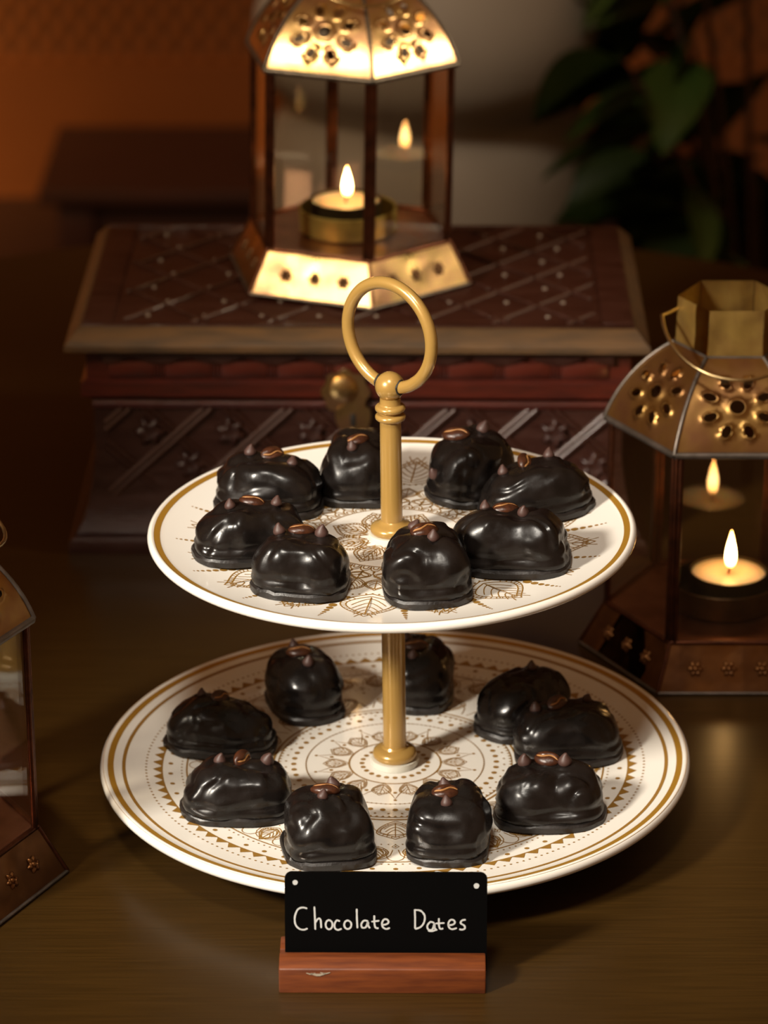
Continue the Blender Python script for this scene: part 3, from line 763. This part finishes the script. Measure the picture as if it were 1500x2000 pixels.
for sgn in (1, -1):
    for i in range(-4, 10):
        seg = []
        for k in range(41):
            yy = iy0 + (iy1 - iy0) * k / 40; xx = ix0 + i * .040 + (.0 if sgn > 0 else .008) + sgn * (yy - iy0) * .85
            if ix0 < xx < ix1: seg.append((xx, yy, LT + .0006))
        if len(seg) > 4: link('carved_strip', tube('carved_strip', seg, .0011, 6), M['woodstrip'] if sgn > 0 else M['wood'], lid)
dot_ = lathe('inlay_dot', [(0, 0), (.0014, 0), (.0013, .0006), (.0007, .0010), (0, .0011)], 12)
for i in range(9):
    for j in range(7):
        x = ix0 + .016 + i * .0305 + (.009 if j % 2 else 0); y = iy0 + .011 + j * .0235
        if x < ix1 - .004: link('inlay_dot', dot_, M['inlay'], lid, (x, y, LT))
# brass latch
latch = link('latch_plate', None or (lambda: (lambda bm: to_mesh(bm, 'latch_plate', True, 30))((lambda bm: ([bm.faces.new(f) for f in (lambda a, d: [a, d] + [(a[i], a[(i + 1) % 40], d[(i + 1) % 40], d[i]) for i in range(40)])(*[[bm.verts.new((.0125 * (1 + .07 * cos(8 * t)) * cos(t), yy, .0125 * (1 + .07 * cos(8 * t)) * sin(t))) for t in [2 * pi * k / 40 for k in range(40)]] for yy in (0, -.0016)])], bm)[1])(bmesh.new())))(), M['brass'], chest, (-.0065, fy - .0062, .0915))
tag(latch, 'old brass hasp with scalloped edge')
link('hasp_boss', lathe('hasp_boss', [(0, 0), (.0075, 0), (.0070, .002), (.0045, .0032), (0, .0036)], 24), M['brass'], latch, (-.001, -.0016, .002), (R(90), 0, 0))
bm = bmesh.new(); N = 36
pp = []
for k in range(N):
    t = 2 * pi * k / N; x, z = .0095 * cos(t), .0115 * sin(t)
    if z > .004: x *= .62
    pp.append((x, z))
a_ = [bm.verts.new((x, 0, z)) for x, z in pp]; d_ = [bm.verts.new((x, -.0014, z)) for x, z in pp]
for i in range(N): bm.faces.new((a_[i], a_[(i + 1) % N], d_[(i + 1) % N], d_[i]))
bm.faces.new(a_); bm.faces.new(d_)
lock = link('lock_plate', to_mesh(bm, 'lock_plate', True, 30), M['brass'], chest, (-.0025, fy - .0068, .0785))
link('keyhole', box_mesh('keyhole', (-.0014, .0014, -.0019, -.0010, -.006, .001), .0002), M['gap'], lock)

# ================================================================== LANTERNS
RP, RS, ZS, ZE = .058, .0705, .0235, .1235      # post radius, skirt radius, skirt top, eave
RN, ZN0, ZN1 = .0265, .163, .1865               # neck
def hexpt(r, k, z): return Vector((r * sin(R(60 * k)), -r * cos(R(60 * k)), z))
def panel_frame(k):
    a = R(60 * k + 30); n = Vector((sin(a), -cos(a), 0)); t = Vector((cos(a), sin(a), 0)); return n, t
def roof_panel_mesh():
    """pierced curved panel for face 0 (between corner 0 and 1); local u across, v up the slope"""
    n, t = panel_frame(0); ap = cos(R(30))
    Re = RP * 1.045
    def prof(v):                                   # apothem radius and height along the bulging slope
        q = v * pi / 2 * .92
        s = sin(q) / sin(pi / 2 * .92); cc = (cos(q) - cos(pi / 2 * .92)) / (1 - cos(pi / 2 * .92))
        bul = .5
        rl_ = Re + (RN * 1.05 - Re) * v; zl = ZE + (ZN0 - ZE) * v
        rc_ = RN * 1.05 + (Re - RN * 1.05) * cc; zc = ZE + (ZN0 - ZE) * s
        return rl_ * (1 - bul) + rc_ * bul, zl * (1 - bul) + zc * bul
    holes = [(0, .45, .0037, .0037, 0)]
    for i in range(8):
        a = 2 * pi * i / 8 + pi / 8
        holes.append((.0142 * cos(a), .45 + .0142 * sin(a) / .056, .0034, .0023, a))
    SL = .056
    def wid(v): return prof(v)[0] / 2 * .985         # half width at v (hexagon side / 2)
    pts = []; edges = []
    def loop(L):
        i0 = len(pts); pts.extend(L)
        for i in range(len(L)): edges.append((i0 + i, i0 + (i + 1) % len(L)))
    out = []
    for i in range(12): out.append(Vector((-wid(0) + 2 * wid(0) * i / 12, 0)))
    for i in range(14): out.append(Vector((wid(i / 14), SL * i / 14)))
    for i in range(8): out.append(Vector((wid(1) - 2 * wid(1) * i / 8, SL)))
    for i in range(14): out.append(Vector((-wid(1 - i / 14), SL * (1 - i / 14))))
    loop(out)
    HL = []
    for (u, v, ra, rb, ang) in holes:
        HL.append((u, v * SL, ra, rb, ang))
        loop([Vector((u + ra * cos(ang) * cos(w) - rb * sin(ang) * sin(w), v * SL + ra * sin(ang) * cos(w) + rb * cos(ang) * sin(w))) for w in [2 * pi * k / 16 for k in range(16)]])
    def hd(p):
        best = 9
        for (u, v, ra, rb, ang) in HL:
            dx, dy = p.x - u, p.y - v; x = (dx * cos(ang) + dy * sin(ang)) / ra; y = (-dx * sin(ang) + dy * cos(ang)) / rb
            best = min(best, sqrt(x * x + y * y))
        return best
    for (u, v, ra, rb, ang) in HL:
        for s in (1.22, 1.5):
            for k in range(16):
                w = 2 * pi * (k + .5) / 16
                p = Vector((u + s * ra * cos(ang) * cos(w) - s * rb * sin(ang) * sin(w), v + s * ra * sin(ang) * cos(w) + s * rb * cos(ang) * sin(w)))
                if hd(p) > s - .03: pts.append(p)
    for i in range(1, 24):
        for j in range(1, 24):
            v = j / 24; w = wid(v); p = Vector((-w + 2 * w * i / 24, SL * v))
            if hd(p) > 1.65: pts.append(p)
    V, E_, F, *_ = delaunay_2d_cdt(pts, edges, [], 1, 1e-6)
    bm = bmesh.new(); bv = []
    for p in V:
        v = min(1, max(0, p.y / SL)); rad, z = prof(v); d = hd(p)
        lift = .0012 * math.exp(-((d - 1.12) / .22) ** 2)
        w = n * (rad * ap + lift * .8) + t * p.x + Vector((0, 0, z + lift * .6))
        bv.append(bm.verts.new(w))
    for f in F:
        cx = sum((V[i] for i in f), Vector((0, 0))) / len(f)
        if hd(cx) < .97: continue
        try: bm.faces.new([bv[i] for i in f])
        except ValueError: pass
    bmesh.ops.delete(bm, geom=[v for v in bm.verts if not v.link_faces], context='VERTS')
    bmesh.ops.solidify(bm, geom=bm.faces[:], thickness=.0005)
    return to_mesh(bm, 'roof_panel', True, 50), prof
ROOF, RPROF = roof_panel_mesh()
def quad_slab(name, a, b_, c_, d, th):
    bm = bmesh.new(); n = (b_ - a).cross(d - a).normalized() * th
    f = [bm.verts.new(p) for p in (a, b_, c_, d)]; g = [bm.verts.new(p - n) for p in (a, b_, c_, d)]
    bm.faces.new(f); bm.faces.new(g)
    for i in range(4): bm.faces.new((f[i], f[(i + 1) % 4], g[(i + 1) % 4], g[i]))
    return to_mesh(bm, name, False)
def dimple(me_name, a, b_, c_, d, th, nx=14, ny=8):
    """slightly uneven hammered sheet"""
    bm = bmesh.new(); nrm = (b_ - a).cross(d - a).normalized(); G = []
    for j in range(ny + 1):
        row = []
        for i in range(nx + 1):
            u, v = i / nx, j / ny; p = (a * (1 - u) + b_ * u) * (1 - v) + (d * (1 - u) + c_ * u) * v
            ed = min(u, 1 - u, v, 1 - v); row.append(bm.verts.new(p + nrm * noise.noise(p * 90) * .0006 * min(1, ed * 8)))
        G.append(row)
    for j in range(ny):
        for i in range(nx): bm.faces.new((G[j][i], G[j][i + 1], G[j + 1][i + 1], G[j + 1][i]))
    bmesh.ops.solidify(bm, geom=bm.faces[:], thickness=th); return to_mesh(bm, me_name, True, 40)
def studmesh():
    bm = bmesh.new(); np_ = 6; N = 36; rr_ = []; rad = .0034
    for s, z in ((1, 0), (.92, .0008), (.6, .0012), (.42, .0005), (.34, .0010)):
        rr_.append([bm.verts.new((rad * s * (1 + .22 * cos(np_ * 2 * pi * k / N) * (s > .5)) * cos(2 * pi * k / N), rad * s * (1 + .22 * cos(np_ * 2 * pi * k / N) * (s > .5)) * sin(2 * pi * k / N), z)) for k in range(N)])
    for p, q in zip(rr_, rr_[1:]):
        for k in range(N): bm.faces.new((p[k], p[(k + 1) % N], q[(k + 1) % N], q[k]))
    t = bm.verts.new((0, 0, .0016))
    for k in range(N): bm.faces.new((rr_[-1][k], rr_[-1][(k + 1) % N], t))
    bm.faces.new(rr_[0]); return to_mesh(bm, 'flower_stud', True, 60)
STUD = {}
for k_ in ('brass', 'bronze'):
    STUD[k_] = studmesh(); STUD[k_].materials.append(M['studdark' if k_ == 'brass' else k_])
G = .0022                                               # panels stop short of the corners
def lean(p, q, f): return p + (q - p) * f
def P4(r0, z0_, r1, z1_, f=.0):
    a, b_ = hexpt(r0, 0, z0_), hexpt(r0, 1, z0_); d, c_ = hexpt(r1, 0, z1_), hexpt(r1, 1, z1_)
    return lean(a, b_, f), lean(b_, a, f), lean(c_, d, f), lean(d, c_, f)
MESH = {}
MESH['skirt'] = dimple('skirt_panel', *P4(RS, .0006, RP * 1.01, ZS - .0004, .012), .0006)
for k_ in ('brass', 'bronze'):
    MESH['skirt_' + k_] = MESH['skirt'].copy(); MESH['skirt_' + k_].materials.append(M[k_])
MESH['pane'] = quad_slab('glass_pane', *P4(RP - .0006, ZS + .0012, RP - .0006, ZE - .0012, .02), .0012)
MESH['neck'] = dimple('neck_panel', *P4(RN * 1.02, ZN0, RN, ZN1, .01), .0007)
def bar(name, r0, z0_, r1, z1_, rad): return tube(name, [hexpt(r0, 0, z0_), hexpt(r1, 1, z1_)], rad, 8)
MESH['bbar'] = bar('base_bar', RS, .0010, RS, .0010, .0009)
MESH['sbar'] = bar('sill_bar', RP, ZS, RP, ZS, .0013)
MESH['ebar'] = bar('eave_bar', RP * 1.03, ZE - .0004, RP * 1.03, ZE - .0004, .0019)
MESH['nbar'] = bar('neck_bar', RN * 1.03, ZN0, RN * 1.03, ZN0, .0008)
MESH['post'] = tube('corner_post', [hexpt(RP - .0006, 0, ZS), hexpt(RP - .0006, 0, ZE)], .0013, 10)
for k_, j_ in ((0, 1), (0, -1)):                        # copper foil along each upright edge of a pane
    MESH['foil%d' % j_] = tube('pane_edging', [lean(hexpt(RP, 0, z_), hexpt(RP, j_, z_), .040) for z_ in (ZS, ZE)], .0014, 8)
MESH['seam'] = tube('skirt_seam', [hexpt(RS, 0, .001), hexpt(RP, 0, ZS)], .0010, 8)
MESH['ridge'] = tube('roof_seam', [hexpt(RPROF(v)[0], 0, RPROF(v)[1]) for v in [k / 10 for k in range(11)]], .0011, 8)
MESH['floorp'] = (lambda: (lambda bm: ([bm.faces.new([bm.verts.new(hexpt(RP - .001, k, z)) for k in range(6)]) for z in (ZS - .0006,)], to_mesh(bm, 'floor_plate', False))[1])(bmesh.new()))()
for k_ in ('brass', 'bronze'):
    MESH['roof_' + k_] = ROOF.copy(); MESH['roof_' + k_].materials.append(M['brass' if k_ == 'brass' else 'oldbrass'])
MESH['handle'] = tube('wire_handle', [(-RN, 0, .180), (-RN - .004, -.003, .1790)] + [(-(.0345) * cos(pi * k / 24) , -.006 - .044 * sin(pi * k / 24) ** .9, .1785 - .0175 * sin(pi * k / 24)) for k in range(25)] + [(RN + .004, -.003, .1790), (RN, 0, .180)], .0009, 8)
def lantern(loc, rz, label, handle_rot=0.0, skirt='bronze', tilt=0.0):
    t = empty('brass_lantern', loc); t.matrix_basis = Matrix.Translation(loc) @ Matrix.Rotation(tilt, 4, 'Y') @ Matrix.Rotation(rz, 4, 'Z'); tag(t, label, 'lantern', 'hexagonal brass and glass lanterns')
    link('floor_plate', MESH['floorp'], M['copper'], t)
    for k in range(6):
        r = (0, 0, R(60 * k))
        sp_ = link('skirt_panel', MESH['skirt_' + skirt], None, t, rot=r)
        n, tt = panel_frame(0); ap = cos(R(30)); slope = Vector((RP * ap - RS * ap, ZS))
        up = (n * slope.x + Vector((0, 0, slope.y))).normalized(); nn = tt.cross(up).normalized()
        for s in (-1, 0, 1):
            p = n * ((RS + RP) / 2 * ap) + Vector((0, 0, ZS * .5)) + tt * s * .0165 + nn * .0002
            o = link('flower_stud', STUD[skirt], None, sp_)
            o.matrix_basis = Matrix.Translation(p) @ Matrix((tt, up, nn)).transposed().to_4x4()
        link('base_bar', MESH['bbar'], M['lead'], t, rot=r)
        link('sill_bar', MESH['sbar'], M['darkcopper'], t, rot=r)
        link('skirt_seam', MESH['seam'], M['darkcopper'], t, rot=r)
        link('corner_post', MESH['post'], M['darkcopper'], t, rot=r)
        for j_ in (1, -1): link('pane_edging', MESH['foil%d' % j_], M['darkcopper'], t, rot=r)
        link('glass_pane', MESH['pane'], M['glass'], t, rot=r)
        link('eave_bar', MESH['ebar'], M['lead'], t, rot=r)
        link('roof_panel', MESH['roof_' + skirt], None, t, rot=r)
        link('roof_seam', MESH['ridge'], M['lead'], t, rot=r)
        link('neck_panel', MESH['neck'], M['neckbrass'], t, rot=r)
        link('neck_bar', MESH['nbar'], M['lead'], t, rot=r)
    link('wire_handle', MESH['handle'], M['wire'], t, rot=(0, 0, handle_rot))
    return t
CL = (-.0242, .3862, .1280)
lantern(CL, R(11), 'lit brass and glass lantern standing on the carved chest', skirt='brass', tilt=R(0.9))
RL = (.1650, .1700, 0)
lantern(RL, R(-30), 'lit brass and glass lantern on the table at the right', R(30))
LL = (-.2150, -.0740, 0)
lantern(LL, R(92), 'brass and glass lantern cut off by the left edge of the picture')

# ---- dishes, candles
DISH = lathe('candle_dish', [(0, 0), (.0255, 0), (.0268, .001), (.0272, .0130), (.0266, .0136), (.0258, .0130), (.0255, .0016), (0, .0014)], 48)
CUP = lathe('metal_cup', [(0, 0), (.0188, 0), (.0192, .001), (.0192, .0155), (.0196, .0160), (.0189, .0160), (.0186, .0015), (0, .0010)], 48)
WAX = lathe('wax', [(0, .0012), (.0184, .0012), (.0185, .0145), (.0175, .0150), (.012, .0146), (.006, .0141), (0, .0139)], 48)
WICK = tube('wick', [(0, 0, .0138), (.0002, 0, .0160), (.0008, 0, .0178), (.0012, 0, .0190)], .00055, 8)
def flame_mesh(h, w):
    prof = [(0, 0)]
    for k in range(1, 15):
        u = k / 15; prof.append((w * (sin(pi * u ** .62)) ** .85 * (1 - .25 * u), h * u))
    prof.append((0, h)); return lathe('flame', prof, 20, 180)
def candle(lan, dx, dy, fh, fw, lab, dlab, dmat):
    z = lan[2] + ZS - .0005
    d = tag(link('candle_dish', DISH.copy(), dmat, None, (lan[0] + dx * .35, lan[1] + dy * .35, z)), dlab, 'dish')
    t = empty('tea_light', (lan[0] + dx, lan[1] + dy, z + .0017)); tag(t, lab, 'candle')
    link('metal_cup', CUP, M['alu'], t); link('wax', WAX, M['wax'], t); link('wick', WICK, M['wick'], t)
    link('flame', flame_mesh(fh, fw), M['flame'], t, (.0008, 0, .0172))
M['dish'] = mat('green_brass', (0.50, 0.40, 0.12), 0.45, metal=0.8, col2=(0.33, 0.26, 0.08), vscale=120)
M['dish_dark'] = mat('dark_brass', (0.07, 0.035, 0.012), 0.45, metal=0.8, col2=(0.04, 0.02, 0.008), vscale=120)
candle((CL[0] + .0004, CL[1], CL[2] + .0003), -.0020, .0, .0175, .0031, 'burning tea light in the lantern on the chest', 'greenish brass dish around the tea light on the chest', M['dish'])
candle(RL, .0040, .0, .0205, .0031, 'burning tea light in the right lantern', 'dark brass dish under the tea light in the right lantern', M['dish_dark'])

# ================================================================== BACKGROUND THINGS
bench = empty('low_bench', (0.03, 2.2, floor_z)); tag(bench, 'low dark red wooden bench behind the chest at the left', 'bench')
link('bench_top', box_mesh('bench_top', (-.41, .30, -.11, .15, .085, .10), .002), M['bench'], bench)
for sx in (-.37, .26):
    for sy in (-.08, .12): link('leg', box_mesh('leg', (sx - .02, sx + .02, sy - .02, sy + .02, 0, .085), .002), M['bench'], bench)
link('apron', box_mesh('apron', (-.39, .28, -.09, .13, .02, .084), .002), M['bench'], bench)

v = [(0, 0), (.10, 0), (.125, .03), (.147, .12), (.154, .22), (.156, .30), (.152, .345), (.140, .378), (.131, .392), (.134, .402), (.150, .418), (.161, .44), (.158, .475), (.140, .515), (.10, .545), (.075, .56), (.072, .60), (.082, .615), (.076, .617), (.066, .60), (.066, .56), (0, .55)]
tag(link('floor_vase', lathe('floor_vase', [(r_ * .95, z_) for r_, z_ in v], 64, 60), M['vase'], None, (.036, 1.40, floor_z)), 'large pale plaster vase with grooved waist behind the lantern', 'vase')

plant = empty('potted_plant', (.335, 1.30, floor_z)); tag(plant, 'dark green leafy potted plant at the right behind the table', 'plant')
link('pot', lathe('pot', [(0, 0), (.08, 0), (.11, .17), (.118, .17), (.118, .19), (.105, .19), (.10, .16), (0, .16)], 40), M['pot'], plant)
def leaf_mesh(L_, Wd):
    bm = bmesh.new(); n = 8; rows = []
    for k in range(n + 1):
        u = k / n; w = Wd / 2 * sin(pi * u ** .75) ** .8 if 0 < u < 1 else .0003; z = -.22 * L_ * u * u
        rows.append([bm.verts.new((L_ * u, sg * w, z + abs(sg) * w * .28)) for sg in (-1, -.5, 0, .5, 1)])
    for p, q in zip(rows, rows[1:]):
        for i in range(4): bm.faces.new((p[i], p[i + 1], q[i + 1], q[i]))
    bmesh.ops.solidify(bm, geom=bm.faces[:], thickness=.0006); return to_mesh(bm, 'leaf', True)
LEAF = [leaf_mesh(.105, .058), leaf_mesh(.085, .040), leaf_mesh(.12, .07)]
rp_ = random.Random(31)
for i in range(17):
    a = rp_.uniform(0, 2 * pi); hgt = rp_.uniform(.30, .62); rad = rp_.uniform(.04, .19)
    if i < 7: a = pi + rp_.uniform(-.9, .9)
    top = Vector((rad * cos(a), rad * sin(a) * .7, hgt))
    pts = [Vector((.03 * cos(a), .03 * sin(a), .15)).lerp(top, k / 6) + Vector((0, 0, .05 * sin(pi * k / 6))) for k in range(7)]
    st = link('stem', tube('stem', pts, [.004 - .0004 * k for k in range(7)], 6), M['stem'], plant)
    for j in range(6):
        k = 2 + (j % 5); p = pts[k]
        o = link('leaf', LEAF[rp_.randrange(3)], M['leaf'], plant, p, (rp_.uniform(-.6, .6), rp_.uniform(-.2, .8), a + rp_.uniform(-1.6, 1.6)))
